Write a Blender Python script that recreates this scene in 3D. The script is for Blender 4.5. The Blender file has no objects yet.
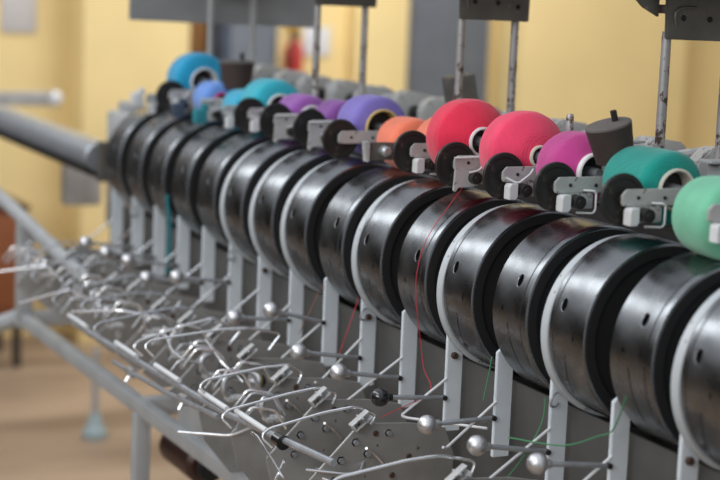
import bpy, bmesh, math, random
from mathutils import Vector, Matrix, noise
random.seed(7)
S = 0.15          # spindle gauge in metres; drum k sits at x = k*S
ZD = 1.0          # drum axis height (the floor is at z = -0.2)
R = 0.1264
FLOOR = -0.2
C = bpy.context.scene.collection
PI = math.pi

# ------------------------------------------------------------------ materials
def mat(name, col, rough=0.5, metal=0.0, spots=None, spot_scale=60, spot_th=0.62, bump=0.0, bump_scale=200,
        var=0.0, var_scale=12, coat=0.0, emit=None, estr=0):
    m = bpy.data.materials.new(name); m.use_nodes = True
    nt = m.node_tree; N = nt.nodes; L = nt.links
    b = N['Principled BSDF']
    b.inputs['Roughness'].default_value = rough; b.inputs['Metallic'].default_value = metal
    if coat: b.inputs['Coat Weight'].default_value = coat
    tc = N.new('ShaderNodeTexCoord')
    rgb = N.new('ShaderNodeRGB'); rgb.outputs[0].default_value = (*col, 1)
    out = rgb.outputs[0]
    if var:
        n = N.new('ShaderNodeTexNoise'); n.inputs['Scale'].default_value = var_scale; n.inputs['Detail'].default_value = 6
        L.new(tc.outputs['Object'], n.inputs['Vector'])
        mr = N.new('ShaderNodeMapRange'); mr.inputs['From Min'].default_value = .3; mr.inputs['From Max'].default_value = .7
        mr.inputs['To Min'].default_value = 1-var; mr.inputs['To Max'].default_value = 1+var
        L.new(n.outputs['Fac'], mr.inputs['Value'])
        mx = N.new('ShaderNodeMix'); mx.data_type = 'RGBA'; mx.blend_type = 'MULTIPLY'; mx.inputs[0].default_value = 1
        L.new(out, mx.inputs[6]); L.new(mr.outputs[0], mx.inputs[7]); out = mx.outputs[2]
    if spots:
        n = N.new('ShaderNodeTexNoise'); n.inputs['Scale'].default_value = spot_scale; n.inputs['Detail'].default_value = 5
        n.inputs['Roughness'].default_value = .7
        L.new(tc.outputs['Object'], n.inputs['Vector'])
        mr = N.new('ShaderNodeMapRange'); mr.inputs['From Min'].default_value = spot_th; mr.inputs['From Max'].default_value = spot_th+.06
        L.new(n.outputs['Fac'], mr.inputs['Value'])
        mx = N.new('ShaderNodeMix'); mx.data_type = 'RGBA'
        L.new(mr.outputs[0], mx.inputs[0]); L.new(out, mx.inputs[6]); mx.inputs[7].default_value = (*spots, 1); out = mx.outputs[2]
    L.new(out, b.inputs['Base Color'])
    if bump:
        n = N.new('ShaderNodeTexNoise'); n.inputs['Scale'].default_value = bump_scale; n.inputs['Detail'].default_value = 4
        L.new(tc.outputs['Object'], n.inputs['Vector'])
        bp = N.new('ShaderNodeBump'); bp.inputs['Strength'].default_value = bump; bp.inputs['Distance'].default_value = .002
        L.new(n.outputs['Fac'], bp.inputs['Height']); L.new(bp.outputs[0], b.inputs['Normal'])
    if emit:
        b.inputs['Emission Color'].default_value = (*emit, 1); b.inputs['Emission Strength'].default_value = estr
    return m

def drum_metal():
    m = mat('polished_drum_steel', (.225, .232, .24), .22, 1.0, var=.12, var_scale=30)
    nt = m.node_tree; N = nt.nodes; L = nt.links; b = N['Principled BSDF']
    tc = N.new('ShaderNodeTexCoord'); mp = N.new('ShaderNodeMapping'); mp.inputs['Scale'].default_value = (900, 14, 14)
    L.new(tc.outputs['Object'], mp.inputs['Vector'])
    n = N.new('ShaderNodeTexNoise'); n.inputs['Scale'].default_value = 1; n.inputs['Detail'].default_value = 3
    L.new(mp.outputs[0], n.inputs['Vector'])
    bp = N.new('ShaderNodeBump'); bp.inputs['Strength'].default_value = .05; bp.inputs['Distance'].default_value = .0006
    L.new(n.outputs['Fac'], bp.inputs['Height']); L.new(bp.outputs[0], b.inputs['Normal'])
    n2 = N.new('ShaderNodeTexNoise'); n2.inputs['Scale'].default_value = 22; n2.inputs['Detail'].default_value = 8
    L.new(tc.outputs['Object'], n2.inputs['Vector'])
    mr = N.new('ShaderNodeMapRange'); mr.inputs['To Min'].default_value = .19; mr.inputs['To Max'].default_value = .36
    mr.inputs['From Min'].default_value = .3; mr.inputs['From Max'].default_value = .7
    L.new(n2.outputs['Fac'], mr.inputs['Value']); L.new(mr.outputs[0], b.inputs['Roughness'])
    return m

def yarn_mat(name, col):
    # wound thread: fine near-circumferential ridges around the package axis (object X)
    m = mat(name, col, .85, 0, var=.10, var_scale=25)
    nt = m.node_tree; N = nt.nodes; L = nt.links; b = N['Principled BSDF']
    b.inputs['Sheen Weight'].default_value = .25
    b.inputs['Specular IOR Level'].default_value = .2
    tc = N.new('ShaderNodeTexCoord')
    hs = []
    for rot, sc in ((.12, 700), (-.12, 640)):
        mp = N.new('ShaderNodeMapping'); mp.inputs['Rotation'].default_value = (0, 0, rot)
        L.new(tc.outputs['Object'], mp.inputs['Vector'])
        w = N.new('ShaderNodeTexWave'); w.bands_direction = 'X'; w.inputs['Scale'].default_value = sc*.3
        w.inputs['Distortion'].default_value = 1.2; w.inputs['Detail'].default_value = 2; w.inputs['Detail Scale'].default_value = 2
        L.new(mp.outputs[0], w.inputs['Vector']); hs.append(w)
    ad = N.new('ShaderNodeMath'); ad.operation = 'ADD'
    L.new(hs[0].outputs['Fac'], ad.inputs[0]); L.new(hs[1].outputs['Fac'], ad.inputs[1])
    bp = N.new('ShaderNodeBump'); bp.inputs['Strength'].default_value = .4; bp.inputs['Distance'].default_value = .0007
    L.new(ad.outputs[0], bp.inputs['Height']); L.new(bp.outputs[0], b.inputs['Normal'])
    return m

M = dict(
    drum=drum_metal(),
    black=mat('black_rubber', (.008, .008, .009), .75),
    dark=mat('dark_iron', (.022, .02, .019), .55, .2, bump=.4, var=.4),
    disc=mat('blackened_disc', (.02, .019, .018), .5, .2, spots=(.07, .055, .045), spot_scale=40, spot_th=.6, var=.3),
    white=mat('white_machine_paint', (.66, .71, .75), .45, spots=(.16, .07, .04), spot_scale=55, spot_th=.66, var=.08, bump=.2, bump_scale=80),
    flange=mat('dirty_white_flange', (.46, .49, .51), .5, spots=(.14, .08, .05), spot_scale=45, spot_th=.63, var=.12, bump=.2, bump_scale=80),
    plate=mat('worn_grey_plate', (.30, .293, .28), .42, .3, spots=(.06, .045, .035), spot_scale=45, spot_th=.66, var=.2),
    panel=mat('grey_machine_panel', (.085, .082, .078), .5, .2, spots=(.05, .04, .03), spot_scale=35, spot_th=.7, var=.15),
    cast=mat('grey_cast_bracket', (.47, .47, .465), .5, .25, spots=(.10, .07, .05), spot_scale=70, spot_th=.60, var=.2, bump=.3),
    castdark=mat('dark_oily_bracket', (.13, .122, .108), .5, .4, spots=(.22, .2, .18), spot_scale=60, spot_th=.62, var=.3, bump=.3),
    ivory=mat('white_plastic_block', (.62, .63, .64), .45, var=.06),  # also colours the painted glints along the front rod
    chrome=mat('bright_wire', (.84, .85, .87), .24, .92),
    steel=mat('grey_steel_rod', (.44, .46, .49), .38, .7, var=.15, var_scale=60),
    alu=mat('cast_aluminium_ball', (.62, .62, .63), .38, .9, var=.1, var_scale=90, bump=.25, bump_scale=350),
    bakelite=mat('black_bakelite', (.012, .012, .014), .18, coat=.5),
    rod=mat('rusty_steel_post', (.42, .41, .41), .5, .6, spots=(.09, .06, .045), spot_scale=70, spot_th=.53, var=.3),
    frame=mat('grey_painted_frame', (.36, .37, .375), .5, .1, spots=(.14, .12, .10), spot_scale=25, spot_th=.66, var=.12),
    sheet=mat('blue_grey_sheet', (.25, .255, .26), .5, .1, var=.15, var_scale=8),
    tube_d=mat('paper_tube', (.62, .58, .50), .8, var=.08),
    tube_w=mat('white_tube', (.72, .72, .72), .6, var=.05),
    gold=mat('yellow_tube', (.62, .46, .17), .6, var=.08),
    pinktube=mat('crimson_tube', (.55, .02, .12), .6),
    cup=mat('brown_fibre_cone', (.045, .029, .025), .8, var=.25, bump=.4),
    cuptop=mat('grey_pale_top', (.12, .105, .098), .85, var=.2),  # top face a paler grey than the cone body
    brass=mat('yellow_spring_collar', (.62, .50, .12), .35, .6),
    teal_part=mat('teal_plastic', (.02, .20, .24), .5),
    rust=mat('rusty_bolt', (.075, .04, .028), .7, .3, var=.3),
    wall=mat('yellow_wall_paint', (.84, .66, .32), .8, var=.05, var_scale=2.5),
    floor=None, brownwall=mat('brown_reflection_wall', (.045, .04, .034), .8), ochre_reflector=mat('ochre_reflection_band', (.75, .45, .18), .8),  # brown and ochre of unseen surfaces, chosen for their reflections in the drums
    door=mat('slate_blue_door', (.13, .145, .17), .5, var=.08),
    brownp=mat('brown_pipe_paint', (.26, .12, .035), .6),
    navy=mat('dark_blue_grey', (.05, .07, .11), .5, var=.3),
    red=mat('red_paint', (.50, .035, .03), .4),
    yellowp=mat('amber_paint', (.70, .38, .04), .5),
    paper=mat('white_paper', (.68, .70, .74), .8),
    lilac=mat('pale_lilac_paper', (.52, .50, .50), .8),
    orange=mat('orange_brown_paint', (.24, .075, .025), .5, var=.15, var_scale=6),
    choc=mat('dark_brown_enamel', (.045, .018, .012), .4),
    foot=mat('pale_teal_paint', (.30, .38, .40), .5),
    thread_red=mat('red_thread', (.60, .04, .06), .8),
    thread_brown=mat('brown_thread', (.30, .12, .07), .8),
    thread_green=mat('green_thread', (.06, .22, .10), .8),
)
def floor_mat():
    m = mat('worn_tan_floor', (.35, .235, .15), .55)
    nt = m.node_tree; N = nt.nodes; L = nt.links; b = N['Principled BSDF']
    tc = N.new('ShaderNodeTexCoord'); mp = N.new('ShaderNodeMapping'); mp.inputs['Scale'].default_value = (2.2, .5, 1)
    L.new(tc.outputs['Object'], mp.inputs['Vector'])
    n = N.new('ShaderNodeTexNoise'); n.inputs['Scale'].default_value = 2.0; n.inputs['Detail'].default_value = 6
    L.new(mp.outputs[0], n.inputs['Vector'])
    r = N.new('ShaderNodeValToRGB'); r.color_ramp.elements[0].position = .35; r.color_ramp.elements[0].color = (.20, .135, .09, 1)
    r.color_ramp.elements[1].position = .66; r.color_ramp.elements[1].color = (.38, .27, .185, 1)
    L.new(n.outputs['Fac'], r.inputs[0]); L.new(r.outputs[0], b.inputs['Base Color'])
    return m
M['floor'] = floor_mat()

# ------------------------------------------------------------------ helpers
def obj(name, bm, material, parent=None, smooth=True, loc=None, angle=35):
    me = bpy.data.meshes.new(name)
    bmesh.ops.recalc_face_normals(bm, faces=bm.faces)
    bm.to_mesh(me); bm.free()
    mats = material if isinstance(material, (list, tuple)) else [material]
    for mm in mats: me.materials.append(mm)
    if smooth:
        me.polygons.foreach_set('use_smooth', [True]*len(me.polygons))
        try: me.set_sharp_from_angle(angle=math.radians(angle))
        except Exception: pass
    o = bpy.data.objects.new(name, me); C.objects.link(o)
    if parent: o.parent = parent
    if loc is not None: o.location = loc
    return o
def thing(name, label, cat, loc=(0, 0, 0), group=None):
    o = bpy.data.objects.new(name, None); C.objects.link(o); o.empty_display_size = .02
    o.location = loc; o['label'] = label; o['category'] = cat
    if group: o['group'] = group
    return o
def tag(o, label, cat, group=None):
    o['label'] = label; o['category'] = cat
    if group: o['group'] = group
    return o
def struct(o):
    o['kind'] = 'structure'; return o
def copy_tree(root, loc, label, group=None):
    r = root.copy(); C.objects.link(r); r.location = loc; r['label'] = label
    if group: r['group'] = group
    for ch in list(root.children):
        c = ch.copy(); C.objects.link(c); c.parent = r
        for g in list(ch.children):
            d = g.copy(); C.objects.link(d); d.parent = c
    return r
def box(bm, c, s, bevel=0.0, rot=None, mi=0):
    r = bmesh.ops.create_cube(bm, size=1)
    vs = r['verts']
    mtx = Matrix.Translation(c) @ (rot.to_4x4() if rot else Matrix.Identity(4)) @ Matrix.Diagonal((*s, 1))
    bmesh.ops.transform(bm, matrix=mtx, verts=vs)
    fs = set(f for v in vs for f in v.link_faces)
    for f in fs: f.material_index = mi
    if bevel:
        es = list(set(e for v in vs for e in v.link_edges))
        bmesh.ops.bevel(bm, geom=es, offset=bevel, segments=2, affect='EDGES', profile=.6)
    return bm
def lathe(bm, prof, axis='X', seg=64, origin=(0, 0, 0), rot=None, closed=False, mi=0):
    """prof: list of (along, radius)"""
    rings = []
    o = Vector(origin)
    for a, r in prof:
        ring = []
        if r < 1e-6:
            p = Vector((a, 0, 0)) if axis == 'X' else Vector((0, 0, a)) if axis == 'Z' else Vector((0, a, 0))
            if rot: p = rot @ p
            ring = [bm.verts.new(o+p)]
        else:
            for i in range(seg):
                t = 2*PI*i/seg
                c_, s_ = r*math.cos(t), r*math.sin(t)
                p = Vector((a, c_, s_)) if axis == 'X' else Vector((c_, s_, a)) if axis == 'Z' else Vector((s_, a, c_))
                if rot: p = rot @ p
                ring.append(bm.verts.new(o+p))
        rings.append(ring)
    n = len(rings)
    for j in range(n if closed else n-1):
        A, B = rings[j], rings[(j+1) % n]
        for i in range(seg):
            k = (i+1) % seg
            if len(A) == 1 and len(B) == 1: break
            if len(A) == 1: f = bm.faces.new((A[0], B[i], B[k]))
            elif len(B) == 1: f = bm.faces.new((A[i], A[k], B[0]))
            else: f = bm.faces.new((A[i], A[k], B[k], B[i]))
            f.material_index = mi
    return bm
def smooth_pts(pts, sub=5):
    P = [Vector(p) for p in pts]
    if len(P) < 3: return P
    out = []
    for i in range(len(P)-1):
        p0 = P[max(i-1, 0)]; p1 = P[i]; p2 = P[i+1]; p3 = P[min(i+2, len(P)-1)]
        for s in range(sub):
            t = s/sub
            out.append(.5*((2*p1)+(-p0+p2)*t+(2*p0-5*p1+4*p2-p3)*t*t+(-p0+3*p1-3*p2+p3)*t**3))
    out.append(P[-1]); return out
def round_corners(pts, r=.008, n=4):
    P = [Vector(p) for p in pts]; out = [P[0]]
    for i in range(1, len(P)-1):
        a = P[i-1]-P[i]; b = P[i+1]-P[i]
        q = min(r, a.length*.45, b.length*.45)
        A = P[i]+a.normalized()*q; B = P[i]+b.normalized()*q
        for k in range(n+1):
            t = k/n
            out.append((1-t)**2*A+2*t*(1-t)*P[i]+t*t*B)
    out.append(P[-1]); return out
def tube(bm, pts, r, seg=8, cap=True, mi=0):
    P = [Vector(p) for p in pts]
    n = len(P); rings = []
    t0 = (P[1]-P[0]).normalized()
    nrm = t0.orthogonal().normalized()
    for i in range(n):
        t = (P[min(i+1, n-1)]-P[max(i-1, 0)]).normalized()
        nrm = (nrm-t*nrm.dot(t))
        if nrm.length < 1e-6: nrm = t.orthogonal()
        nrm.normalize(); b = t.cross(nrm)
        rr = r[i] if isinstance(r, (list, tuple)) else r
        rings.append([bm.verts.new(P[i]+nrm*rr*math.cos(2*PI*k/seg)+b*rr*math.sin(2*PI*k/seg)) for k in range(seg)])
    for i in range(n-1):
        for k in range(seg):
            f = bm.faces.new((rings[i][k], rings[i][(k+1) % seg], rings[i+1][(k+1) % seg], rings[i+1][k])); f.material_index = mi
    if cap:
        bm.faces.new(rings[0][::-1]).material_index = mi; bm.faces.new(rings[-1]).material_index = mi
    return bm
def prism_x(bm, poly, x0, x1, bevel=0.0):
    """extrude a (y,z) polygon along x"""
    a = [bm.verts.new((x0, y, z)) for y, z in poly]; b = [bm.verts.new((x1, y, z)) for y, z in poly]
    n = len(poly)
    fs = [bm.faces.new(a), bm.faces.new(b[::-1])]
    for i in range(n): fs.append(bm.faces.new((a[i], b[i], b[(i+1) % n], a[(i+1) % n])))
    if bevel:
        es = list(set(e for f in fs for e in f.edges))
        bmesh.ops.bevel(bm, geom=es, offset=bevel, segments=2, affect='EDGES')
    return bm
def nb(): return bmesh.new()
def yz_rot(a): return Matrix.Rotation(a, 3, 'X')

YARN = {1: 'light green', 2: 'teal', 3: 'magenta', 4: 'bright pink', 5: 'crimson red', 6: 'half-hidden peach', 7: 'salmon orange',
        8: 'violet-blue', 9: 'dark purple', 10: 'light purple', 11: 'large cyan', 12: 'small cyan', 13: 'periwinkle blue', 14: 'sky blue'}
def where(k):
    if k == 0: return 'at the right edge of the photo'
    if k == 15: return 'at the far left end of the row'
    return 'under the %s yarn cone' % YARN[k]
def front(k):
    if k == 0: return 'at the right edge of the photo'
    if k == 15: return 'at the far left end of the row'
    return 'in line with the %s yarn cone' % YARN[k]

# ------------------------------------------------------------------ drums
def build_drum_meshes(even):
    s0, s1 = (-.1055, -.020) if even else (-.109, -.0176)        # steel shell span along x
    seam = -.031 if even else -.096
    bm = nb()
    e = .004
    prof = [(s0, R-.012), (s0, R-e), (s0+.0013, R-.0013), (s0+e, R)]
    prof += [(seam-.0013, R), (seam-.0006, R-.0022), (seam+.0006, R-.0022), (seam+.0013, R)]
    prof += [(s1-.002, R), (s1, R-.002), (s1, R-.012)]
    lathe(bm, prof+[], seg=144, closed=True)
    shell = obj('drum_shell_tmp', bm, M['drum'])
    # cutters: oval hole, tear-shaped mark, curved thread slit
    hx, ha = (-.046, 17) if even else (-.074, 19)
    cut = nb()
    def radial(x, ang, rx, rt, shape='oval'):
        a = math.radians(ang); d = Vector((0, math.cos(a), math.sin(a))); t = Vector((0, -math.sin(a), math.cos(a)))
        ri, ro = [], []
        for i in range(20):
            th = 2*PI*i/20; u = rx*math.cos(th); v = rt*math.sin(th)
            if shape == 'tear' and v > 0: u *= (1-v/rt)*.9+.1
            ri.append(cut.verts.new(Vector((x+u, 0, 0))+t*v+d*(R-.03))); ro.append(cut.verts.new(Vector((x+u, 0, 0))+t*v+d*(R+.01)))
        cut.faces.new(ri[::-1]); cut.faces.new(ro)
        for i in range(20): cut.faces.new((ri[i], ri[(i+1) % 20], ro[(i+1) % 20], ro[i]))
    radial(hx, ha, .0072, .0098)
    mx = -.080 if even else -.046
    radial(mx, -1, .0022, .0048, 'tear')
    # slit
    if even: sl = [(-.060+.022*t**1.2, -13-33*t) for t in [i/10 for i in range(11)]]
    else: sl = [(-.060-.004*math.sin(t*2), -10-36*t) for t in [i/10 for i in range(11)]]
    prev = None
    for x, a in sl:
        a = math.radians(a); d = Vector((0, math.cos(a), math.sin(a)))
        q = [cut.verts.new(Vector((x+dx, 0, 0))+d*rr) for dx, rr in ((-.0011, R-.02), (.0011, R-.02), (.0011, R+.01), (-.0011, R+.01))]
        if prev:
            for i in range(4): cut.faces.new((prev[i], prev[(i+1) % 4], q[(i+1) % 4], q[i]))
        else: cut.faces.new(q[::-1])
        prev = q
    cut.faces.new(prev)
    cutter = obj('cutter_tmp', cut, M['drum'], smooth=False)
    md = shell.modifiers.new('b', 'BOOLEAN'); md.object = cutter; md.operation = 'DIFFERENCE'; md.solver = 'EXACT'
    bpy.context.view_layer.update()
    dg = bpy.context.evaluated_depsgraph_get()
    me = bpy.data.meshes.new_from_object(shell.evaluated_get(dg)); me.name = 'drum_shell'
    me.polygons.foreach_set('use_smooth', [True]*len(me.polygons))
    me.set_sharp_from_angle(angle=math.radians(28))
    for o in (shell, cutter): bpy.data.objects.remove(o)
    # bright countersunk rim of the oval hole
    a = math.radians(ha); d = Vector((0, math.cos(a), math.sin(a))); t = Vector((0, -math.sin(a), math.cos(a)))
    rim = nb(); pts = [Vector((hx+.0074*math.cos(th), 0, 0))+t*.010*math.sin(th)+d*(R-.0012) for th in [2*PI*i/24 for i in range(25)]]
    tube(rim, pts, .0009, 6)
    # core drum (dark lining behind the slots), end face with hub
    core = nb()
    lathe(core, [(s0+.004, 0), (s0+.004, R-.013), (s1-.002, R-.013), (s1-.002, 0)], seg=72)
    face = nb()
    lathe(face, [(s0-.001, .016), (s0-.001, .03), (s0+.006, .034), (s0+.006, R-.022), (s0-.001, R-.018), (s0-.001, R-.0045),
                 (s0+.003, R-.0045), (s0+.003, .016)], seg=72, closed=True)
    fl = None
    if even:
        fl = nb(); lathe(fl, [(-.020, .02), (-.020, R-.001), (-.0185, R+.0005), (-.0055, R+.0005), (-.004, R-.001), (-.004, .02)], seg=96, closed=True)
        bmesh.ops.translate(fl, verts=fl.verts, vec=(0, .0022, -.0042))
    hub = nb(); lathe(hub, [(s0-.010, 0), (s0-.010, .019), (s0-.006, .021), (s0+.003, .021)], seg=32)
    return me, rim, core, face, fl, hub
DM = {}
for ev in (True, False):
    me, rim, core, face, fl, hub = build_drum_meshes(ev)
    def pm(name, bm, m):
        o = obj(name, bm, m); md = o.data; bpy.data.objects.remove(o); return md
    DM[ev] = dict(drum_shell=me, hole_rim=pm('hole_rim', rim, M['steel']), drum_core=pm('drum_core', core, M['black']),
                  end_face=pm('end_face', face, M['black']), hub=pm('hub', hub, M['dark']))
    if fl: DM[ev]['white_flange'] = pm('white_flange', fl, M['flange'])
for k in range(0, 16):
    ev = (k % 2 == 0) if k < 9 else k in (9, 10)
    t = thing('split_drum', 'polished steel winding drum %s%s' % (where(k), ', white far flange' if ev else ''),
              'winding drum', (k*S, 0, ZD), 'polished winding drums on the drum shaft')
    t.rotation_euler.x = math.radians({1: 6, 3: 4, 5: -3}.get(k, random.uniform(-3, 3)))
    par = {}
    for nme, me in DM[ev].items():
        o = bpy.data.objects.new(nme, me); C.objects.link(o)
        o.parent = par['drum_shell'] if nme == 'hole_rim' else t
        par[nme] = o
        if nme == 'white_flange': o['label'] = 'white painted flange with rust specks'
        if nme == 'end_face': o['label'] = 'matt black recessed end face'
b = nb(); lathe(b, [(-.35, 0), (-.35, .0125), (2.42, .0125), (2.42, 0)], seg=24)
tag(obj('drum_shaft', b, M['steel'], loc=(0, 0, ZD)), 'long steel shaft running through all the winding drums', 'shaft')

# ------------------------------------------------------------------ support posts under the drums
for k in range(0, 16):
    t = thing('support_post', 'white painted flat support post %s' % front(k), 'post', (k*S, 0, 0), 'white support posts under the drums')
    bm = nb(); prism_x(bm, [(.076, .775), (.103, .775), (.103, .93), (.076, .95)], -.001, .006, .001)
    obj('post_bar', bm, M['white'], t)
    if k in (0, 4, 6, 9):
        bm = nb(); lathe(bm, [(-.008, 0), (-.008, .005), (-.004, .0055), (0, .0055)], seg=6, origin=(0, .092, .893))
        obj('bolt', bm, M['rust'], t)
    if k % 4 == 2:
        bm = nb(); tube(bm, smooth_pts([(-.006, .098, .908), (-.012, .108, .905), (-.012, .111, .893), (-.008, .102, .889), (-.004, .094, .893)], 4), .0018, 6)
        obj('thread_loop', bm, M['steel'], t)

# machine body ------------------------------------------------------------
body = thing('winding_machine', 'long grey winding machine with pale square rails and legs on the tan floor', 'machine', (0, 0, FLOOR))
def P(name, bm, m, **kw):
    o = obj(name, bm, m, body, **kw); o.location = (0, 0, -FLOOR); return o
bm = nb(); box(bm, (1.05, .064, .766), (2.66, .005, .234), .001); P('back_panel', bm, M['panel'])
bm = nb(); box(bm, (1.05, -.15, 1.155), (2.7, .05, .06), .004); P('centre_rail', bm, M['frame'])
bm = nb(); box(bm, (1.05, -.15, .92), (2.66, .03, .41), .003); P('spine', bm, M['panel'])
bm = nb(); box(bm, (1.05, -.15, .70), (2.66, .42, .02), .003); P('floor_tray', bm, M['panel'])
bm = nb(); prism_x(bm, [(-.27, 1.10), (-.27, 1.125), (-.40, 1.125), (-.40, 1.085), (-.30, 1.06)], -.3, 2.4, .002); P('rear_shelf', bm, M['frame'])
bm = nb(); prism_x(bm, [(-.28, .65), (-.02, .65), (-.02, .96), (-.09, 1.15), (-.22, 1.15), (-.28, .96)], 2.385, 2.41, .003); P('end_plate', bm, M['castdark'])
# frame: rails + legs
frm = body
def F(name, bm, m=None):
    o = obj(name, bm, m or M['frame'], frm); o.location = (0, 0, -FLOOR); return o
bm = nb(); box(bm, (1.1, .25, .585), (2.84, .026, .03), .004); F('lower_rail', bm)
bm = nb(); box(bm, (1.1, -.55, .585), (2.84, .026, .03), .004); F('lower_rail', bm)
bm = nb()
tube(bm, [(2.5, .25, .83), (2.1, .25, .785), (1.95, .25, .77)], .017, 8); F('upper_rail', bm)
bm = nb(); tube(bm, [(2.5, .25, .83), (3.4, .25, .92)], .017, 8); F('upper_rail', bm)
bm = nb(); box(bm, (2.47, .25, .70), (.036, .036, .27), .003); F('upright', bm)
bm = nb(); tube(bm, [(2.5, .25, .585), (2.5, .42, .53), (2.5, .5, .49)], .021, 8); F('bracing_foot', bm)
for x in (1.58, .1):
    for y in (.25, -.55):
        bm = nb(); box(bm, (x, y, .185), (.032, .032, .77), .004)
        box(bm, (x, y, -.19), (.10, .10, .02), .004); F('leg', bm)
for x in (2.47, 1.58, .1):
    bm = nb(); box(bm, (x, -.15, .585), (.035, .8, .035), .004); F('cross_rail', bm)
bm = nb(); box(bm, (1.02, .245, .64), (.72, .004, .10), .001); F('skirt_panel', bm, M['frame'])

# ------------------------------------------------------------------ cheek plates with bolts
def plate_bolts(t, lst, x=-.003):
    for y, z, r, kind in lst:
        bm = nb()
        if kind == 'hex': lathe(bm, [(x-.005, 0), (x-.005, r), (x, r*1.05), (x, r*1.5), (x+.001, r*1.5)], seg=6 if r > .003 else 10, origin=(0, y, z))
        else: lathe(bm, [(x-.0015, 0), (x-.003, r*.75), (x-.0015, r), (x+.001, r)], seg=18, origin=(0, y, z))
        obj('bolt', bm, M['steel'] if kind == 'hex' else M['rust'], t)
poly = [(.244, .799), (.16, .793), (.102, .782), (.085, .74), (.085, .60), (.27, .60), (.318, .66), (.33, .712)]
for k in range(1, 16):
    if k == 3: continue
    t = thing('cheek_plate', 'worn grey bolted steel plate %s' % front(k), 'steel plate', (k*S, 0, 0), 'bolted steel plates under the posts')
    pl_ = poly if k < 8 else [(y_, max(z_, .68)) for y_, z_ in poly[:5]]+[(.29, .68), (.33, .712)]
    bm = nb(); prism_x(bm, pl_, -.003, .003, .0008)
    o = obj('plate', bm, M['plate'], t)
    L4 = [(.219, .782, .0045, 'r'), (.198, .781, .004, 'hex'), (.232, .752, .0045, 'hex'), (.162, .742, .0045, 'r'), (.189, .715, .0045, 'r'),
          (.252, .771, .0045, 'hex'), (.275, .745, .0045, 'hex'), (.285, .715, .004, 'hex')]
    if k > 9: L4 = L4[:4]
    plate_bolts(t, L4)

# tension clip (small tilted bracket near each hook)
def make_clip(t):
    rot = yz_rot(math.radians(-128))
    bm = nb()
    box(bm, (0, 0, 0), (.004, .010, .034), .001, rot)
    for s in (-1, 1): box(bm, Vector((-.006, 0, 0))+rot @ Vector((0, s*.0055, 0)), (.014, .002, .034), .0006, rot)
    box(bm, Vector((-.006, 0, 0))+rot @ Vector((0, 0, .016)), (.014, .012, .003), .0006, rot)
    obj('clip_channel', bm, M['cast'], t)
    bm = nb(); tube(bm, [(-.018, .001, .004), (.006, .001, .004)], .0026, 8); obj('clip_pin', bm, M['chrome'], t)
clip0 = None
for k in range(2, 16):
    if k == 3: continue
    jz = 0 if k in (2, 4, 5, 6) else random.uniform(-.004, .01)
    lab = 'small bright metal clip on the plate %s' % front(k)
    loc = (k*S-.006, .249, .806+jz)
    if clip0 is None:
        clip0 = thing('tension_clip', lab, 'clip', loc, 'tension clips on the plates'); make_clip(clip0)
    else: copy_tree(clip0, loc, lab)

# hooked feeler wires -------------------------------------------------------
HK = {2: [(.430, .812), (.271, .833), (.215, .820), (.226, .800)], 4: [(.401, .798), (.254, .825), (.218, .811), (.228, .795)],
      5: [(.405, .789), (.246, .818), (.213, .807), (.223, .790)], 6: [(.385, .800), (.229, .820), (.206, .806), (.216, .788)],
      7: [(.427, .836), (.240, .851), (.182, .838), (.206, .811)]}
for k in range(2, 15):
    if k == 3: continue
    h = HK.get(k) or [((.41 if k < 12 else .345)+random.uniform(-.02, .03), .80+random.uniform(-.01, .03)), (.25, .825+random.uniform(-.01, .02)),
                      (.21+random.uniform(-.02, .01), .812+random.uniform(-.01, .01)), (.22, .79)]
    x = k*S
    pts = [(x-.01, h[0][0]-.012, h[0][1]-.022), (x-.004, h[0][0]+.004, h[0][1]-.006), (x, h[0][0]-.01, h[0][1]+.004),
           (x, h[1][0]+.05, (h[0][1]+h[1][1])/2+.008), (x, h[1][0], h[1][1]), (x, h[2][0], h[2][1]), (x-.004, h[3][0], h[3][1])]
    bm = nb(); tube(bm, round_corners(pts, .01, 4), .0021, 8)
    o = obj('feeler_wire', bm, M['chrome'] if k < 9 else M['steel'])
    tag(o, 'long bright wire bent to a hook, %s' % front(k), 'wire', 'hooked feeler wires')

# V shaped guide wires ---------------------------------------------------------
for k in range(1, 16):
    x = k*S
    tip = {1: (.150, .822), 2: (.196, .792), 4: (.177, .805), 5: (.199, .791), 6: (.178, .785)}.get(k, (.18, .795))
    bm = nb()
    a = [(x, .101, .858), (x, tip[0], tip[1])]
    if k == 4: a = [(x, .101, .858), (x, tip[0], tip[1]), (x-.008, tip[0]-.008, tip[1]-.002), (x-.14, .108, .856-.04)]
    elif k % 3 == 0: a += [(x-.006, tip[0]+.008, tip[1]+.004)]
    tube(bm, round_corners(a, .006, 4) if len(a) > 2 else a, .0021, 8)
    tag(obj('guide_wire', bm, M['ivory'] if k < 9 else M['chrome']), 'pale wire slanting forward from the post, %s' % front(k), 'wire', 'slanting guide wires')
# teal painted tube between the far posts
bm = nb(); tube(bm, [(1.85, .105, .80), (1.845, .105, .905), (1.83, .118, .97)], .0045, 8)
tag(obj('teal_tube', bm, M['teal_part']), 'thin teal painted tube beside the post in line with the small cyan cone', 'tube')
# short pins
for k in range(4, 14):
    x = k*S
    bm = nb(); tube(bm, round_corners([(x-.022, .243, .766), (x-.006, .222, .752), (x-.004, .204, .733)], .01), .0024, 8)
    tag(obj('bent_pin', bm, M['chrome']), 'short bright bent pin on the plate, %s' % front(k), 'pin', 'short bent pins on the plates')

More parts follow.
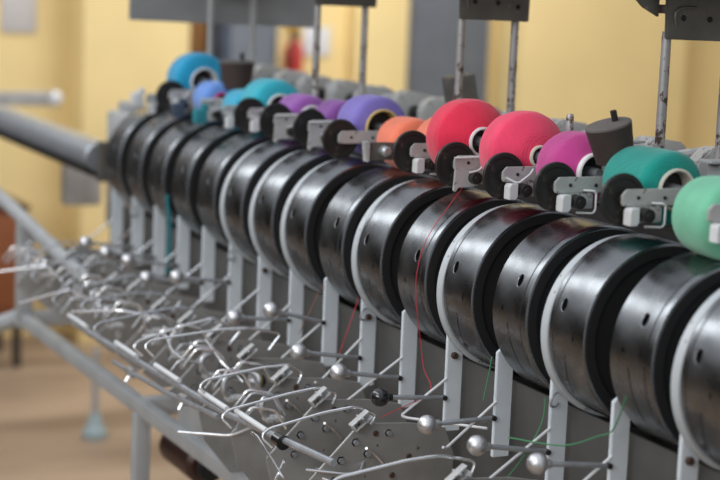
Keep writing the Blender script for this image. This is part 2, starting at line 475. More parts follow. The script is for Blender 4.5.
# loose bent wires at the front --------------------------------------------------
LW = [
 ([(.74, .36, .757), (.714, .362, .760), (.665, .365, .748), (.612, .36, .722)], 'bright bent wire hanging below the front rod, nearest the photo bottom'),
 ([(.625, .355, .742), (.665, .335, .735), (.607, .375, .722)], 'small open wire crook at the tip of the hanging bent wire'),
 ([(.955, .40, .706), (.90, .33, .708), (.87, .30, .73)], 'thin straight wire tip pointing left over the floor'),
 ([(1.26, .36, .80), (1.22, .33, .81), (1.19, .33, .785), (1.16, .31, .77)], 'wavy bright wire left of the yellow-collared disc'),
 ([(.60, .33, .735), (.585, .25, .724), (.60, .235, .742)], 'bright L-shaped wire end on the front of the nearest bolted plates'),
 ([(1.08, .31, .83), (1.06, .285, .79), (1.02, .262, .765)], 'short crooked wire above the yellow-collared disc'),
 ([(1.50, .42, .80), (1.42, .35, .815), (1.40, .28, .80)], 'short thick wire crook in the tangle left of the front rod'),
 ([(2.05, .43, .78), (2.0, .33, .80), (1.98, .30, .77)], 'blurred wire crook beside the far end of the pale upper rail'),
 ([(2.15, .235, .765), (2.1, .212, .786), (1.95, .158, .876)], 'blurred pale rod slanting up to the farthest white posts'),
 ([(1.80, .44, .76), (1.72, .36, .80), (1.70, .30, .77), (1.67, .32, .75)], 'blurred zigzag wire between two hooked wires near the far end'),
 ([(.53, .335, .742), (.50, .30, .73), (.455, .30, .70)], 'thick bright wire stub at the bottom centre of the photo'),
]
for pts, lab in LW:
    bm = nb(); tube(bm, round_corners(pts, .012, 4), .0023, 8); tag(obj('bent_wire', bm, M['chrome']), lab, 'wire', 'loose bent wires in the tangle')
# small drop wires row between plates (faller wires)
for k in range(5, 16):
    for j in range(3):
        x = k*S+.03+.042*j; y0 = .29+random.uniform(-.03, .06); z0 = .775+random.uniform(-.01, .03)
        pts = [(x, y0+.03, z0-.02), (x-.01, y0+.01, z0+.012), (x-.012, y0-.03, z0+.004), (x-.02, y0-.045, z0-.025)]
        bm = nb(); tube(bm, round_corners(pts, .008, 3), .0023, 6)
        tag(obj('faller_wire', bm, M['steel'] if j == 1 else M['chrome']), 'crooked faller wire, %s of three, %s' % (('right', 'middle', 'left')[j], front(k)), 'wire', 'small faller wires')

# eyelet brackets: small cast arm with a curled finger between plates
eb0 = None
for k in [5, 6, 7, 8, 9, 10, 11, 12, 13, 14]:
    lab = 'small cast bracket with a curled finger, %s' % front(k); loc = (k*S+.07, .30+random.uniform(-.02, .03), .77+random.uniform(-.01, .015))
    if eb0 is None:
        eb0 = thing('finger_bracket', lab, 'bracket', loc, 'curled finger brackets')
        bm = nb(); box(bm, (0, 0, -.01), (.024, .03, .008), .002); box(bm, (.004, -.008, -.022), (.01, .01, .03), .002); obj('base_block', bm, M['cast'], eb0)
        bm = nb(); tube(bm, smooth_pts([(0, .01, -.006), (-.004, .022, .006), (0, .018, .022), (.006, .002, .026), (.010, -.010, .018)], 4), [.0045]*14+[.003]*3, 8)
        obj('curled_finger', bm, M['alu'], eb0)
    else: copy_tree(eb0, loc, lab)

# front rods ------------------------------------------------------------------------
bm = nb(); tube(bm, [(1.64, .375, .748), (1.2, .375, .760), (.80, .375, .772), (.43, .365, .795)], .0052, 10)
t = thing('front_guide_rod', 'long shiny rod along the front of the wire tangle, end of it at lower centre', 'rod', (0, 0, 0))
obj('rod', bm, M['steel'], t)
for x, z in ((1.60, .755), (1.30, .763), (1.08, .770), (.86, .776), (.70, .782)):
    bm = nb(); lathe(bm, [(-.06, 0), (-.06, .0045), (.06, .0045), (.06, 0)], seg=12, origin=(x, .3772, z+.005)); obj('painted_glint', bm, M['ivory'], t)  # white strips stand in for window highlights on the rod
bm = nb(); lathe(bm, [(-.012, 0), (-.012, .011), (.012, .011), (.012, 0)], seg=16, origin=(.60, .372, .782)); o = obj('black_collar', bm, M['bakelite'], t); o['label'] = 'black collar'
bm = nb(); tube(bm, [(1.42, .362, .718), (1.1, .37, .735), (.84, .376, .758)], .0045, 10)
t = thing('lower_guide_rod', 'thinner shiny rod just below the long front rod at left', 'rod', (0, 0, 0)); obj('rod', bm, M['steel'], t)
for x, z in ((1.30, .725), (1.02, .742)):
    bm = nb(); lathe(bm, [(-.014, 0), (-.014, .009), (.014, .009), (.014, 0)], seg=8, origin=(x, .367, z)); obj('clamp_collar', bm, M['alu'], t)
    bm = nb(); tube(bm, [(x, .367, z), (x-.004, .378, z-.016)], .0035, 6); obj('clamp_screw', bm, M['chrome'], t)

# disc tensioner with yellow collar
t = thing('disc_tensioner', 'round silver disc on a yellow and black collar in the middle of the wire tangle', 'disc', (1.0, .245, .770))
ax = Vector((-.42, .88, .12)).normalized(); rot = Vector((1, 0, 0)).rotation_difference(ax).to_matrix()
bm = nb(); lathe(bm, [(.012, 0), (.012, .013), (.009, .0155), (.007, .0155), (.006, 0)], seg=24, rot=rot); obj('silver_disc', bm, M['alu'], t)
bm = nb(); lathe(bm, [(.002, 0), (.002, .0145), (.006, .0145), (.006, 0)], seg=24, rot=rot); obj('yellow_collar', bm, M['brass'], t)
bm = nb(); lathe(bm, [(-.008, 0), (-.008, .013), (.002, .0135), (.002, 0)], seg=24, rot=rot); obj('black_body', bm, M['bakelite'], t)
bm = nb(); lathe(bm, [(.012, 0.004), (.028, .0035), (.028, 0)], seg=10, rot=rot); obj('centre_pin', bm, M['chrome'], t)
bm = nb(); tube(bm, [(0, 0, 0), (-.01, -.02, -.03), (-.02, -.03, -.06)], .004, 8); obj('stem', bm, M['steel'], t)

# ball levers ----------------------------------------------------------------------------
BL = {1: (.212, .858, .012, .846), 2: (.215, .842, 0, 0), 3: (.212, .832, 0, 0), 4: (.213, .836, 0, 0), 5: (.212, .840, 0, 0), 6: (.215, .840, 0, 0),
      7: (.203, .880, 0, 0), 8: (.21, .838, 0, 0), 10: (.212, .858, 0, 0), 11: (.222, .830, 0, 0), 12: (.212, .840, 0, 0), 13: (.212, .832, 0, 0), 14: (.212, .830, 0, 0)}
slope = {1: -.012, 2: -.018, 3: .002, 4: -.008, 5: -.016, 6: -.016, 7: -.026, 8: -.01}
for k, (y, z, _, _) in BL.items():
    black = k == 4
    t = thing('ball_lever', ('black' if black else 'silver')+' ball knob on a thin rod, %s' % front(k), 'lever', (k*S, 0, 0), 'ball knob levers in front of the posts')
    dz = slope.get(k, -.014)
    bm = nb(); tube(bm, [(0, y, z), (0, .104, z+dz)], .0036, 10); obj('rod', bm, M['steel'], t)
    d = Vector((0, .104-y, dz)).normalized(); rot = Vector((1, 0, 0)).rotation_difference(d).to_matrix()
    bm = nb(); r = .0142
    prof = [(-r*math.cos(PI*i/14), r*math.sin(PI*i/14)) for i in range(13)]
    prof[0] = (-r, 0)
    prof += [(r*.93+.002, .0062), (r*.93+.006, .0055), (r*.93+.006, 0)]
    lathe(bm, prof, seg=28, origin=(0, y, z), rot=rot)
    obj('ball_knob', bm, M['bakelite'] if black else M['alu'], t)
    bm = nb(); lathe(bm, [(-.005, 0), (-.005, .004), (.003, .004), (.003, 0)], seg=12, origin=(0, .105, z+dz)); obj('pivot_boss', bm, M['dark'], t)

# ------------------------------------------------------------------ cradles above the drums
def cradle_parts(t, style):
    # local origin: centre of the disc. +y towards the viewer's aisle
    bm = nb(); r = .0345
    lathe(bm, [(.003, 0), (.003, r-.0015), (.002, r-.0004), (0, r), (-.002, r-.0004), (-.003, r-.0015), (-.003, r*.80), (-.0018, r*.77), (-.0018, .008), (-.008, .007), (-.008, 0)], seg=56)
    obj('friction_disc', bm, M['disc'], t)
    bm = nb()
    prism_x(bm, [(.010, -.004), (.010, .008), (.003, .015), (-.175, .015), (-.185, .008), (-.185, -.007), (.007, -.007)], -.016, -.011, .0008)
    a = obj('arm_plate', bm, M['cast'], t)
    for y, z in ((-.014, .004), (-.055, .003), (-.12, .004)):
        bm = nb(); lathe(bm, [(-.0172, 0), (-.0178, .002), (-.0165, .0026), (-.015, .0026)], seg=14, origin=(0, y, z)); obj('rivet', bm, M['dark'], a)
    if style == 3: return
    bm = nb(); prism_x(bm, [(-.004, -.007), (-.004, -.029), (-.052, -.029), (-.052, -.007)], -.016, -.008, .001); obj('lower_bracket', bm, M['cast'], t)
    if style != 1:
        bm = nb(); prism_x(bm, [(.002, -.008), (.005, -.012), (.005, -.031), (-.006, -.031), (-.009, -.027), (-.009, -.008)], -.029, -.012, .0008)
        o = obj('guide_block', bm, M['ivory'], t); o['label'] = 'small white block'
    else:
        bm = nb(); prism_x(bm, [(.010, -.004), (.012, -.038), (.007, -.040), (.004, -.032), (-.03, -.032), (-.03, -.008)], -.020, -.016, .001)
        obj('guide_block', bm, M['cast'], t)
    bm = nb(); lathe(bm, [(-.034, 0), (-.034, .004), (-.032, .0045), (-.032, .009), (-.026, .0095), (-.016, .0095)], seg=20, origin=(0, -.022, -.018)); obj('pivot_pin', bm, M['dark'], t)
    bm = nb()
    if style == 0: pts = [(-.018, -.034, -.003), (-.026, -.046, -.003), (-.026, -.050, -.006), (-.026, -.050, -.030), (-.026, -.046, -.034), (-.022, -.022, -.033)]
    elif style == 1: pts = [(-.019, .012, .012), (-.026, -.03, .014), (-.028, -.036, .008), (-.028, -.028, -.006), (-.024, -.012, -.010)]
    else: pts = [(-.018, .006, .0), (-.026, -.01, -.008), (-.026, -.03, .006), (-.022, -.036, .012)]
    tube(bm, round_corners(pts, .006), .0016, 8); obj('wire_clip', bm, M['ivory'], t)
    # rear foot that carries the arm down to the centre rail
    bm = nb(); prism_x(bm, [(-.175, .012), (-.215, .012), (-.24, -.004), (-.235, -.012), (-.175, -.012)], -.018, .008, .002); obj('hinge_lug', bm, M['cast'], t)
CR = {2: (.075, 1.185, 0), 3: (.084, 1.182, 0), 4: (.079, 1.178, 2), 5: (.077, 1.177, 1), 6: (.074, 1.179, 0),
      8: (.061, 1.168, 3), 9: (.052, 1.172, 1), 10: (.056, 1.170, 1), 11: (.049, 1.167, 2), 12: (.043, 1.159, 2), 13: (.035, 1.160, 1), 14: (.054, 1.166, 2), 15: (.055, 1.145, 0)}
NODISC = (1, 12, 13, 15)
protos = {}
crs = {}
for k in range(0, 16):
    y, z, st = CR.get(k, (.076, 1.180, random.choice((0, 1, 2))))
    if k == 1: y, z, st = .050, 1.186, 0
    if k == 7: continue
    loc = ((k-.66)*S, y, z)
    lab = 'grey cradle arm with a dark disc, %s' % ('at the right edge of the photo' if k == 0 else 'last at the far left end' if k == 15 else 'in front of the %s yarn cone' % YARN[k])
    if st not in protos:
        t = thing('cone_cradle', lab, 'cradle arm', loc, 'cradle arms along the drum tops'); cradle_parts(t, st); protos[st] = t; crs[k] = t
    else: crs[k] = copy_tree(protos[st], loc, lab)
    if k in NODISC:
        for c in list(crs[k].children):
            if c.name.startswith('friction_disc'): bpy.data.objects.remove(c)
        crs[k]['label'] = lab.replace('with a dark disc', 'without a disc')
# spindle without a disc: bare bracket (left of the salmon cone)
t = thing('bare_bracket', 'bare dark pinkish bracket plate without disc, left of the salmon orange cone', 'bracket', ((7-.66)*S+.01, .070, 1.165))
bm = nb(); prism_x(bm, [(.012, .012), (.008, -.018), (-.165, -.018), (-.165, .006), (-.03, .012)], -.004, .001, .001); obj('bracket_plate', bm, M['castdark'], t)
bm = nb(); prism_x(bm, [(.016, .014), (.012, -.020), (.006, -.020), (.006, .014)], -.012, .002, .001); obj('end_lip', bm, M['cast'], t)
bm = nb(); lathe(bm, [(-.022, 0), (-.022, .006), (-.018, .009), (-.004, .009)], seg=18, origin=(0, -.022, -.002)); obj('pivot_pin', bm, M['steel'], t)
# rear cradles (other side of the machine), turned round
rr = thing('rear_cradle', 'grey hinge casting on the rear rail, at the right edge of the photo', 'bracket', (0, 0, 0), 'castings along the rear rail')
bm = nb(); prism_x(bm, [(.0, 0), (.03, .0), (.034, .05), (.015, .068), (-.03, .062), (-.05, .035), (-.05, 0)], -.012, .02, .003); obj('hinge_casting', bm, M['cast'], rr)
bm = nb(); box(bm, (.045, -.02, .04), (.05, .018, .045), .004); obj('side_block', bm, M['cast'], rr)
bm = nb(); tube(bm, [(-.04, .0, .05), (-.04, -.05, .055), (-.04, -.09, .03)], .006, 8); obj('rear_arm', bm, M['cast'], rr)
bm = nb(); lathe(bm, [(-.026, 0), (-.026, .010), (-.010, .012)], seg=16, origin=(0, -.002, .035)); obj('pivot_pin', bm, M['dark'], rr)
rr.location = (.05, -.30, 1.125)
for k in range(1, 16):
    lab = 'grey hinge casting on the rear rail, %s' % ('behind the %s yarn cone' % YARN[k] if k in YARN else 'behind the far left end of the row' if k == 15 else 'beyond the far left end of the row')
    c = copy_tree(rr, (k*S+.05 if k < 16 else 2.33, -.30+random.uniform(-.01, .01), 1.125), lab)
    c.scale = (1.25, 1.25, 1.35); c.rotation_euler.z = random.uniform(-.25, .25)
# flat cover plates behind cones at right
for x, lab in ((.52, 'pale flat cover plate on the centre rail behind the teal cone'), (.26, 'pale flat cover plate on the centre rail behind the light green cone')):
    bm = nb(); box(bm, (0, 0, 0), (.07, .05, .035), .004); box(bm, (.02, .005, .02), (.03, .07, .004), .001)
    tag(obj('cover_plate', bm, M['frame'], loc=(x, -.15, 1.2025)), lab, 'plate')

# ------------------------------------------------------------------ yarn cones
def cone(k, x, y, z, r, ln, col, core, coremat, taper=.0, extra='', flat=False, yaw=0., pitch=0.):
    t = thing('yarn_cone', extra, 'yarn cone', (x, y, z), 'yarn cones on the drum tops')
    t.rotation_euler = (0, pitch, yaw)
    c = core*r
    if flat: prof = [(0, c), (.001, r*.72), (.005, r*.90), (.012, r*.985), (.022, r), (ln*.6, r*.99), (ln-.012, r*.95), (ln-.003, r*.86), (ln, r*.7), (ln, c)]
    else: prof = [(0, c), (.004, r*.52), (.015, r*.78), (.025, r*.94), (.032, r*.99), (.045, r*1.0), (ln*.8, r*(.98-taper*.3)), (ln*.93, r*(.90-taper*.6)), (ln-.001, r*(.72-taper*.6)), (ln, c)]
    P3 = smooth_pts([(a, b_, 0) for a, b_ in prof], 4)
    bm = nb(); lathe(bm, [(p.x, max(p.y, c)) for p in P3], seg=72)
    for v in bm.verts:
        n = noise.noise(v.co*60+Vector((k*9, 0, 0)))*.0008
        d = Vector((0, v.co.y, v.co.z)).normalized(); v.co += d*n
    obj('wound_yarn', bm, yarn_mat('yarn_%s' % YARN[k].replace(' ', '_').replace('-', '_'), col), t, angle=80)
    bm = nb(); w = .0035
    lathe(bm, [(-.004, c-w), (-.0052, c-w*.5), (-.004, c+.0004), (ln+.004, c+.0004), (ln+.004, c-w)], seg=48, closed=True); obj('core_tube', bm, M[coremat], t)
    bm = nb(); lathe(bm, [(.02, 0), (.02, c-w-.0005), (ln-.01, c-w-.0005), (ln-.01, 0)], seg=32); obj('cone_holder', bm, M['dark'], t)
    bm = nb(); lathe(bm, [(-.012, 0), (-.012, .007), (.02, .008)], seg=16); obj('spindle_tip', bm, M['steel'], t)
cone(1, .045, .004, 1.176, .052, .085, (.17, .50, .32), .5, 'tube_w', extra='light green yarn cone at the right edge of the photo, partly behind grey arms', flat=True)
cone(2, .208, -.013, 1.195, .050, .112, (.01, .27, .225), .56, 'tube_d', extra='teal green yarn cone with a wide open cream core', flat=True)
cone(3, .365, .012, 1.198, .053, .085, (.48, .05, .235), .52, 'tube_w', extra='magenta yarn cone with a white core, behind the brown fibre cone')
cone(4, .505, .018, 1.205, .063, .092, (.78, .055, .13), .26, 'tube_d', taper=.15, extra='largest bright pink yarn cone in the middle of the row')
cone(5, .665, .024, 1.209, .063, .088, (.70, .03, .075), .36, 'tube_w', taper=.1, extra='crimson red yarn cone left of the large bright pink one')
cone(6, .81, -.016, 1.184, .046, .085, (.80, .21, .12), .45, 'tube_w', extra='peach yarn cone half hidden behind the crimson one')
cone(7, .955, -.018, 1.170, .046, .085, (.82, .20, .11), .55, 'tube_w', extra='salmon orange yarn cone with a pale core, right of the violet-blue one', flat=True)
cone(8, 1.105, -.022, 1.186, .055, .09, (.20, .16, .49), .60, 'gold', extra='violet-blue yarn cone with a yellow core', flat=True)
cone(9, 1.262, -.028, 1.177, .042, .08, (.22, .075, .30), .55, 'gold', extra='small dark purple yarn cone left of the violet-blue one', flat=True)
cone(10, 1.41, -.021, 1.172, .045, .09, (.29, .10, .38), .58, 'tube_w', extra='light purple yarn cone right of the large cyan one', flat=True)
cone(11, 1.56, -.018, 1.180, .055, .095, (.035, .40, .50), .50, 'tube_w', extra='large cyan yarn cone with a white core, in the far half of the row', flat=True)
cone(12, 1.72, -.022, 1.163, .037, .085, (.04, .38, .56), .45, 'tube_w', extra='small cyan yarn cone half hidden left of the large cyan one', flat=True)
cone(13, 1.86, -.010, 1.167, .040, .085, (.14, .29, .68), .45, 'pinktube', extra='periwinkle blue yarn cone with a crimson core', flat=True)
cone(14, 2.01, -.026, 1.196, .063, .09, (.02, .30, .52), .50, 'tube_w', extra='big sky blue yarn cone, last in the row at far left', flat=True)

# brown fibre cones on pegs
def cup(loc, lab, s=1.0, tilt=0.):
    t = thing('fibre_cone', lab, 'cone', loc, None); t.rotation_euler = (tilt, 0, 0)
    bm = nb(); lathe(bm, [(-.027*s, 0), (-.027*s, .0265*s), (.022*s, .0325*s)], 'Z', 48); obj('fibre_body', bm, M['cup'], t)
    bm = nb(); lathe(bm, [(.022*s, .0325*s), (.0245*s, .032*s), (.0255*s, .029*s), (.0255*s, 0)], 'Z', 48); obj('top_face', bm, M['cuptop'], t)
    bm = nb(); lathe(bm, [(-.05, 0), (-.05, .004), (.040*s, .0045), (.040*s, 0)], 'Z', 12, origin=(0, -.012, 0)); obj('peg', bm, M['dark'], t)
cup((.335, .008, 1.246), 'dark brown fibre cone standing between the magenta and teal cones', 1.0, math.radians(-17))
cup((1.868, -.046, 1.224), 'brown fibre cone standing behind the cyan cones, far left', 1.15, 0)
t = thing('square_block', 'dark brown square block tilted behind the left leg of the middle portal', 'block', (1.125, -.185, 1.254))
bm = nb(); box(bm, (0, 0, 0), (.04, .05, .05), .004, yz_rot(math.radians(-12))); obj('block_body', bm, M['castdark'], t)
bm = nb(); tube(bm, [(0, 0, -.02), (0, 0, -.095)], .006, 8); obj('stem', bm, M['dark'], t)
# short peg behind the pink cone (between pink and magenta)
bm = nb(); lathe(bm, [(0, 0), (0, .006), (.085, .006), (.09, .0045), (.09, 0)], 'Z', 16)
tag(obj('short_peg', bm, M['rod'], loc=(.58, -.078, 1.170)), 'short grey peg standing behind the gap between the bright pink and magenta cones', 'peg')
# small teal adjuster and pale block near the far end
for k, m_, lab in ((11.9, 'teal_part', 'small teal plastic stop block in front of the small cyan cone'), (12.8, 'navy', 'dark blue block in front of the periwinkle cone'), (14.6, 'ivory', 'small white block on top of the drums at far left')):
    bm = nb(); box(bm, (0, 0, 0), (.024, .026, .03), .004); box(bm, (0, -.01, .018), (.014, .014, .014), .003)
    tag(obj('stop_block', bm, M[m_], loc=(k*S-.05, .085, 1.135+.012)), lab, 'block')

# ------------------------------------------------------------------ overhead portals
PX = [2.5, 6.5, 10.5, 14.5]
PN = ['nearest, at the right edge of the photo', 'second from the right, in front of the slate door', 'third from the right, before the pale wall', 'farthest, beside the blue-grey sheet']
for i, kx in enumerate(PX):
    x = kx*S
    t = thing('portal_stand', 'bracket plate on two thin posts, %s' % PN[i], 'stand', (x, -.155, 1.18), 'portal stands on the centre rail')
    for y in (.055, -.05):
        bm = nb(); lathe(bm, [(0, 0), (0, .0075), (.215, .0068), (.215, 0)], 'Z', 14, origin=(0, y, 0)); obj('post', bm, M['rod'] if i < 3 else M['frame'], t)
    bm = nb()
    prism_x(bm, [(.067, .205), (.069, .262), (.05, .275), (-.05, .275), (-.069, .262), (-.068, .203)], -.016, -.010, .0015)
    prism_x(bm, [(.060, .240), (.060, .252), (-.060, .252), (-.060, .240)], -.010, .03, .001)
    pl = obj('bracket_plate', bm, M['castdark'], t)
    for y, z in ((.040, .235), (-.005, .234), (-.045, .228)):
        bm = nb(); lathe(bm, [(-.0175, 0), (-.0185, .003), (-.0170, .0042), (-.0155, .0042)], seg=16, origin=(0, y, z)); obj('bolt_hole', bm, M['black'], pl)
    bm = nb(); tube(bm, smooth_pts([(-.0165, .052, .225), (-.0175, .055, .240), (-.0175, .045, .249), (-.0175, .02, .250)], 4), .0022, 6); obj('cast_ridge', bm, M['castdark'], pl)
bm = nb(); prism_x(bm, [(-.03, 1.455), (-.27, 1.455), (-.27, 1.475), (-.03, 1.475)], -.2, 2.3, .002)
t = tag(obj('overhead_rail', bm, M['castdark']), 'dark flat overhead rail joining the tops of the portal stands', 'rail')
bm = nb(); prism_x(bm, [(.083, 1.321), (.083, 1.45), (-.39, 1.45), (-.39, 1.311)], 2.21, 2.216, .001)
tag(obj('hanging_sheet', bm, M['sheet']), 'blue-grey metal sheet hanging across the machine at upper left', 'sheet')
# gusset from the near plate to the left
bm = nb(); prism_x(bm, [(-.087, 1.455), (-.03, 1.455), (-.06, 1.428), (-.087, 1.415)], .378, .384, .001)
tag(obj('gusset_plate', bm, M['castdark']), 'dark gusset at the upper left corner of the nearest portal plate', 'plate')

# ------------------------------------------------------------------ threads
def thread(pts, m_, lab, r=.0006):
    bm = nb(); tube(bm, smooth_pts(pts, 6), r, 5); tag(obj('yarn_thread', bm, M[m_]), lab, 'thread')
thread([(.665, .045, 1.150), (.662, .0835, 1.105), (.66, .116, 1.060), (.66, .1295, 1.008), (.66, .1275, .96), (.66, .118, .905), (.655, .112, .86), (.63, .112, .84), (.60, .14, .832), (.60, .21, .805)], 'thread_red', 'thin red thread running down the drum under the crimson cone')
thread([(.90, .110, .925), (.90, .125, .88), (.90, .142, .83)], 'thread_red', 'red thread hanging below the drum under the half-hidden peach cone')
thread([(1.05, .108, .92), (1.05, .13, .875), (1.05, .15, .835)], 'thread_brown', 'brown thread slanting below the drum under the salmon cone')
thread([(.30, .112, .90), (.30, .118, .86), (.31, .150, .80), (.33, .20, .74)], 'thread_green', 'green thread hanging below the white-flanged drum under the teal cone', .0011)
thread([(.10, .119, .95), (.13, .115, .90), (.17, .112, .88), (.24, .12, .85), (.33, .15, .84)], 'thread_green', 'long green thread crossing from the lower right toward the posts', .0011)
thread([(.45, .112, .925), (.452, .116, .89), (.455, .12, .86)], 'thread_green', 'short green thread on the drum under the magenta cone', .0011)

# ------------------------------------------------------------------ beyond the machine end (all out of focus)
t = thing('roller_trough', 'long blurred grey roller beyond the far end of the drum row', 'roller', (2.55, 0, 0))
bm = nb(); lathe(bm, [(0, 0), (0, .036), (.004, .04), (1.6, .04), (1.6, 0)], seg=32, origin=(0, .04, .965)); obj('roller', bm, M['steel'], t)
bm = nb(); prism_x(bm, [(-.03, .93), (.03, .915), (.085, .935), (.09, .95), (.05, .915), (-.03, .912)], -.02, 1.6, .001); obj('dark_tray', bm, M['dark'], t)
bm = nb(); box(bm, (-.03, .0, .96), (.02, .11, .10), .004); obj('end_bracket', bm, M['castdark'], t)
bm = nb(); tube(bm, [(0, -.06, .95), (1.5, -.06, .95)], .024, 10); obj('side_beam', bm, M['cast'], t)
bm = nb()
tube(bm, [(2.9, -.22, .84), (4.4, -.30, .84)], .025, 8)
box(bm, (3.2, -.24, .78), (.06, .10, .18), .01); box(bm, (3.7, -.26, .76), (.05, .12, .16), .01); box(bm, (2.95, -.22, .80), (.05, .10, .14), .01)
tag(obj('distant_linkage', bm, M['cast']), 'blurred grey beam with hanging blocks under the far roller', 'linkage')
t = thing('end_gearbox', 'blurred grey gear housing on the end of the machine above the far roller', 'gear housing', (2.62, -.10, 1.02))
bm = nb(); box(bm, (0, 0, 0), (.22, .14, .10), .012); obj('housing', bm, M['cast'], t)
bm = nb(); lathe(bm, [(-.13, 0), (-.13, .035), (-.11, .04), (-.11, 0)], seg=24, origin=(0, .02, .0)); obj('end_cap', bm, M['steel'], t)
bm = nb(); box(bm, (.02, .03, .062), (.08, .05, .03), .006); obj('lid', bm, M['frame'], t)
t = thing('horizontal_rail', 'blurred horizontal grey rail with a white end knob against the yellow wall', 'rail', (4.5, -.4, .945))
bm = nb(); box(bm, (0, .45, 0), (.03, .9, .05), .006); obj('rail_bar', bm, M['cast'], t)
bm = nb(); lathe(bm, [(-.03, 0), (-.02, .02), (0, .03), (.02, .02), (.03, 0)], seg=20); obj('end_knob', bm, M['tube_w'], t)
bm = nb(); box(bm, (0, .38, -.57), (.04, .04, 1.15), .004); obj('rail_leg', bm, M['frame'], t)

t = thing('orange_cabinet', 'orange-brown metal cabinet on short legs, blurred at the left edge', 'cabinet', (5.4, -.22, FLOOR))
bm = nb(); box(bm, (0, 0, .43), (.36, .56, .42), .008); obj('cabinet_body', bm, M['orange'], t)
bm = nb(); box(bm, (-.185, 0, .43), (.01, .50, .36), .004); dd = obj('door', bm, M['orange'], t)
bm = nb(); tube(bm, [(-.19, .17, .40), (-.215, .17, .42), (-.215, .17, .48), (-.19, .17, .50)], .006, 8); obj('handle', bm, M['steel'], dd)
bm = nb(); box(bm, (0, 0, .65), (.38, .58, .02), .004); obj('cabinet_top', bm, M['choc'], t)
for dx in (-.15, .15):
    for dy in (-.25, .25):
        bm = nb(); box(bm, (dx, dy, .11), (.03, .03, .22), .003); obj('leg', bm, M['dark'], t)

t = thing('castor_foot', 'pale teal foot on a short grey stem standing on the tan floor', 'foot', (4.12, -.45, FLOOR)); t.scale = (.55, .55, .75)
bm = nb(); lathe(bm, [(0, 0), (0, .075), (.03, .08), (.06, .05), (.12, .03), (.12, 0)], 'Z', 24); obj('foot_base', bm, M['foot'], t)
bm = nb(); lathe(bm, [(.10, 0), (.10, .022), (.42, .022), (.42, 0)], 'Z', 16); obj('foot_stem', bm, M['frame'], t)

t = thing('treadle_motor', 'dark reddish-brown motor housing hanging under the machine frame', 'motor', (1.60, .14, .475))
bm = nb(); lathe(bm, [(-.10, 0), (-.10, .03), (-.09, .04), (.07, .04), (.08, .03), (.08, 0)], seg=28); obj('motor_housing', bm, M['choc'], t)
bm = nb(); box(bm, (0, 0, .06), (.06, .03, .07), .004); obj('hanger', bm, M['dark'], t)
bm = nb(); lathe(bm, [(-.13, 0), (-.13, .025), (-.115, .027), (-.115, .012), (-.10, .012)], seg=24); obj('pulley', bm, M['black'], t)

# ------------------------------------------------------------------ room
WX = 5.8
bm = nb(); box(bm, (3, 0, FLOOR-.05), (14, 14, .1)); struct(obj('floor', bm, M['floor']))
bm = nb(); box(bm, (WX+.1, -3.1, 1.5), (.2, 5.8, 3.5)); struct(obj('wall_far', bm, M['wall']))
bm = nb(); box(bm, (WX+.1, 2.2, 1.03), (.2, 4.8, 2.46)); struct(obj('wall_end', bm, M['brownwall']))  # unseen dark wall segment, added to keep yellow out of the drum reflections
bm = nb(); box(bm, (WX-.01, 2.2, 1.93), (.03, 4.8, .07)); struct(obj('trim_8', bm, M['ochre_reflector']))  # unseen band added to reflect as an orange streak in the drums
bm = nb(); box(bm, (3, -6.1, 1.5), (14, .2, 3.5)); struct(obj('wall_right', bm, M['wall']))
bm = nb(); box(bm, (3, 4.6, .9), (14, .2, 2.2)); struct(obj('wall_left', bm, M['brownwall']))  # unseen aisle wall, kept dark so the lower drum reflections stay dark
bm = nb(); box(bm, (3, 4.49, 2.05), (14, .03, .09)); struct(obj('trim_9', bm, M['ochre_reflector']))  # second unseen band, added for the orange streak reflected in the drums
n = 1
def pil(y0, y1, d):
    global n
    bm = nb(); box(bm, (WX-d/2, (y0+y1)/2, 1.5), (d, abs(y1-y0), 3.5), .004)
    struct(obj('trim_%d' % n, bm, M['wall'])); n += 1
pil(-.83, -1.30, .22)
pil(-2.14, -2.40, .12)
pil(-2.93, -3.86, .25)
bm = nb(); box(bm, (WX-.06, -1.36, 1.5), (.12, .12, 3.5), .01); struct(obj('trim_%d' % n, bm, M['brownp'])); n += 1
# slate door in the far wall
dr = bpy.data.objects.new('door_1', None); C.objects.link(dr); struct(dr)
bm = nb(); box(bm, (WX-.03, -2.62, .85), (.05, .44, 2.1), .004); obj('door_leaf', bm, M['door'], dr)
bm = nb(); box(bm, (WX-.035, -2.395, .85), (.06, .03, 2.1), .004); box(bm, (WX-.035, -2.845, .85), (.06, .03, 2.1), .004); obj('door_frame', bm, M['door'], dr)
bm = nb(); tube(bm, [(WX-.06, -2.45, .7), (WX-.10, -2.45, .7), (WX-.10, -2.52, .7)], .01, 8); obj('door_handle', bm, M['steel'], dr)
# dark cupboard, notices, extinguisher
t = thing('tall_locker', 'dark blue-grey tall locker against the yellow wall behind the far portal', 'locker', (WX-.17, -1.545, FLOOR))
bm = nb(); box(bm, (0, 0, .72), (.30, .24, 1.44), .006); obj('locker_body', bm, M['navy'], t)
bm = nb(); box(bm, (-.155, .0, .72), (.01, .20, 1.38), .003); obj('locker_door', bm, M['door'], t)
t = thing('fire_extinguisher', 'small red extinguisher hanging under an amber sign on the far wall', 'extinguisher', (WX-.045, -1.865, .90))
bm = nb(); lathe(bm, [(0, 0), (0, .035), (.015, .04), (.17, .04), (.20, .02), (.22, .012), (.22, 0)], 'Z', 24); obj('cylinder_body', bm, M['red'], t)
bm = nb(); box(bm, (-.005, 0, .235), (.05, .02, .03), .004); obj('valve', bm, M['black'], t)
bm = nb(); tube(bm, smooth_pts([(-.02, 0, .23), (-.045, .03, .18), (-.045, .03, .08)], 4), .006, 8); obj('hose', bm, M['black'], t)
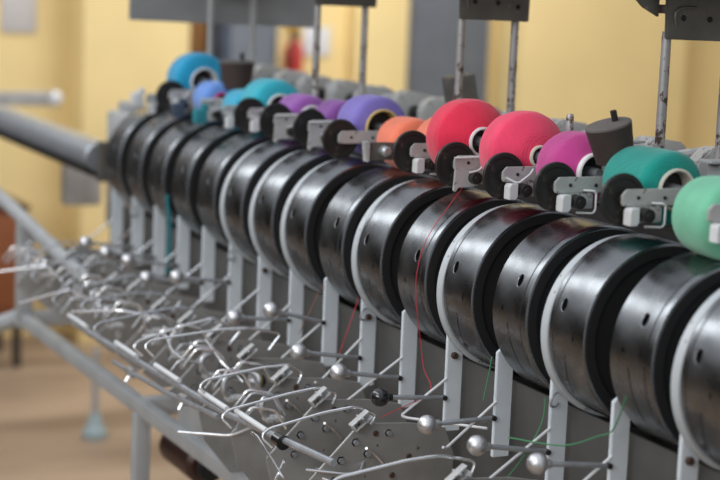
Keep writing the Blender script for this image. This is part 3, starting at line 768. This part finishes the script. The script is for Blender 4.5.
bm = nb(); box(bm, (WX-.008, -1.865, 1.21), (.006, .06, .12), .001); tag(obj('amber_sign', bm, M['yellowp']), 'small amber sign above the red extinguisher', 'sign')
bm = nb(); box(bm, (WX-.008, -1.99, 1.10), (.006, .13, .13), .001); tag(obj('wall_notice', bm, M['paper']), 'white paper notice right of the amber sign on the far wall', 'notice')
bm = nb(); box(bm, (WX-.008, -.61, 1.20), (.006, .15, .17), .001); tag(obj('wall_notice', bm, M['lilac']), 'pale grey notice at the upper left corner of the photo', 'notice')

# ------------------------------------------------------------------ lights: rooflight strip over the aisle, tall side windows, added fill on the far wall, soft sky
def area(name, loc, target, sx, sy, power, col=(1, 1, 1)):
    l = bpy.data.lights.new(name, 'AREA'); l.shape = 'RECTANGLE'; l.size = sx; l.size_y = sy; l.energy = power; l.color = col
    o = bpy.data.objects.new(name, l); C.objects.link(o); o.location = loc
    d = (Vector(target)-Vector(loc)).normalized()
    z = -d; x = Vector((1, 0, 0)); x = (x-z*x.dot(z)).normalized() if abs(d.x) < .99 else Vector((0, 1, 0))
    y = z.cross(x)
    o.rotation_euler = Matrix((x, y, z)).transposed().to_euler()
    return o
area('rooflight', (2.6, 1.75, 2.75), (2.6, .2, 1.0), 6.2, .65, 50, (.93, .97, 1.0))
area('far_wall_fill', (4.2, -1.7, 2.85), (5.8, -2.1, .7), 2.0, 1.2, 46, (1, .99, .96))  # fill light added to brighten the yellow wall, no real rooflight
area('aisle_window', (-1.2, 4.0, 2.6), (3.2, -.5, .9), 3.0, 1.3, 75, (1, .98, .95))
w = bpy.data.worlds.new('world'); bpy.context.scene.world = w; w.use_nodes = True
nt = w.node_tree; bg = nt.nodes['Background']
tc = nt.nodes.new('ShaderNodeTexCoord'); sp = nt.nodes.new('ShaderNodeSeparateXYZ'); rp = nt.nodes.new('ShaderNodeValToRGB')
nt.links.new(tc.outputs['Generated'], sp.inputs[0]); nt.links.new(sp.outputs['Z'], rp.inputs[0])
rp.color_ramp.elements[0].position = 0; rp.color_ramp.elements[0].color = (.30, .31, .33, 1)
rp.color_ramp.elements[1].position = 1; rp.color_ramp.elements[1].color = (.62, .66, .72, 1)
nt.links.new(rp.outputs[0], bg.inputs['Color']); bg.inputs['Strength'].default_value = 1.35

# ------------------------------------------------------------------ camera
cam = bpy.data.cameras.new('camera'); co = bpy.data.objects.new('camera', cam); C.objects.link(co)
rc = Matrix(((-.428753597, .15616037, -.889822618), (-.90255798, -.030987675, .42945181), (.03948982, .98724552, .154229867)))
co.matrix_world = Matrix.Translation((-1.734, 1.383, 1.479)) @ rc.to_4x4()
cam.lens = 90; cam.sensor_width = 36; cam.clip_end = 60
cam.dof.use_dof = True; cam.dof.focus_distance = 2.62; cam.dof.aperture_fstop = 3.4
sc = bpy.context.scene; sc.camera = co
sc.view_settings.view_transform = 'Standard'; sc.view_settings.look = 'None'; sc.view_settings.gamma = 1
sc.view_settings.use_curve_mapping = False; sc.view_settings.exposure = 0.06
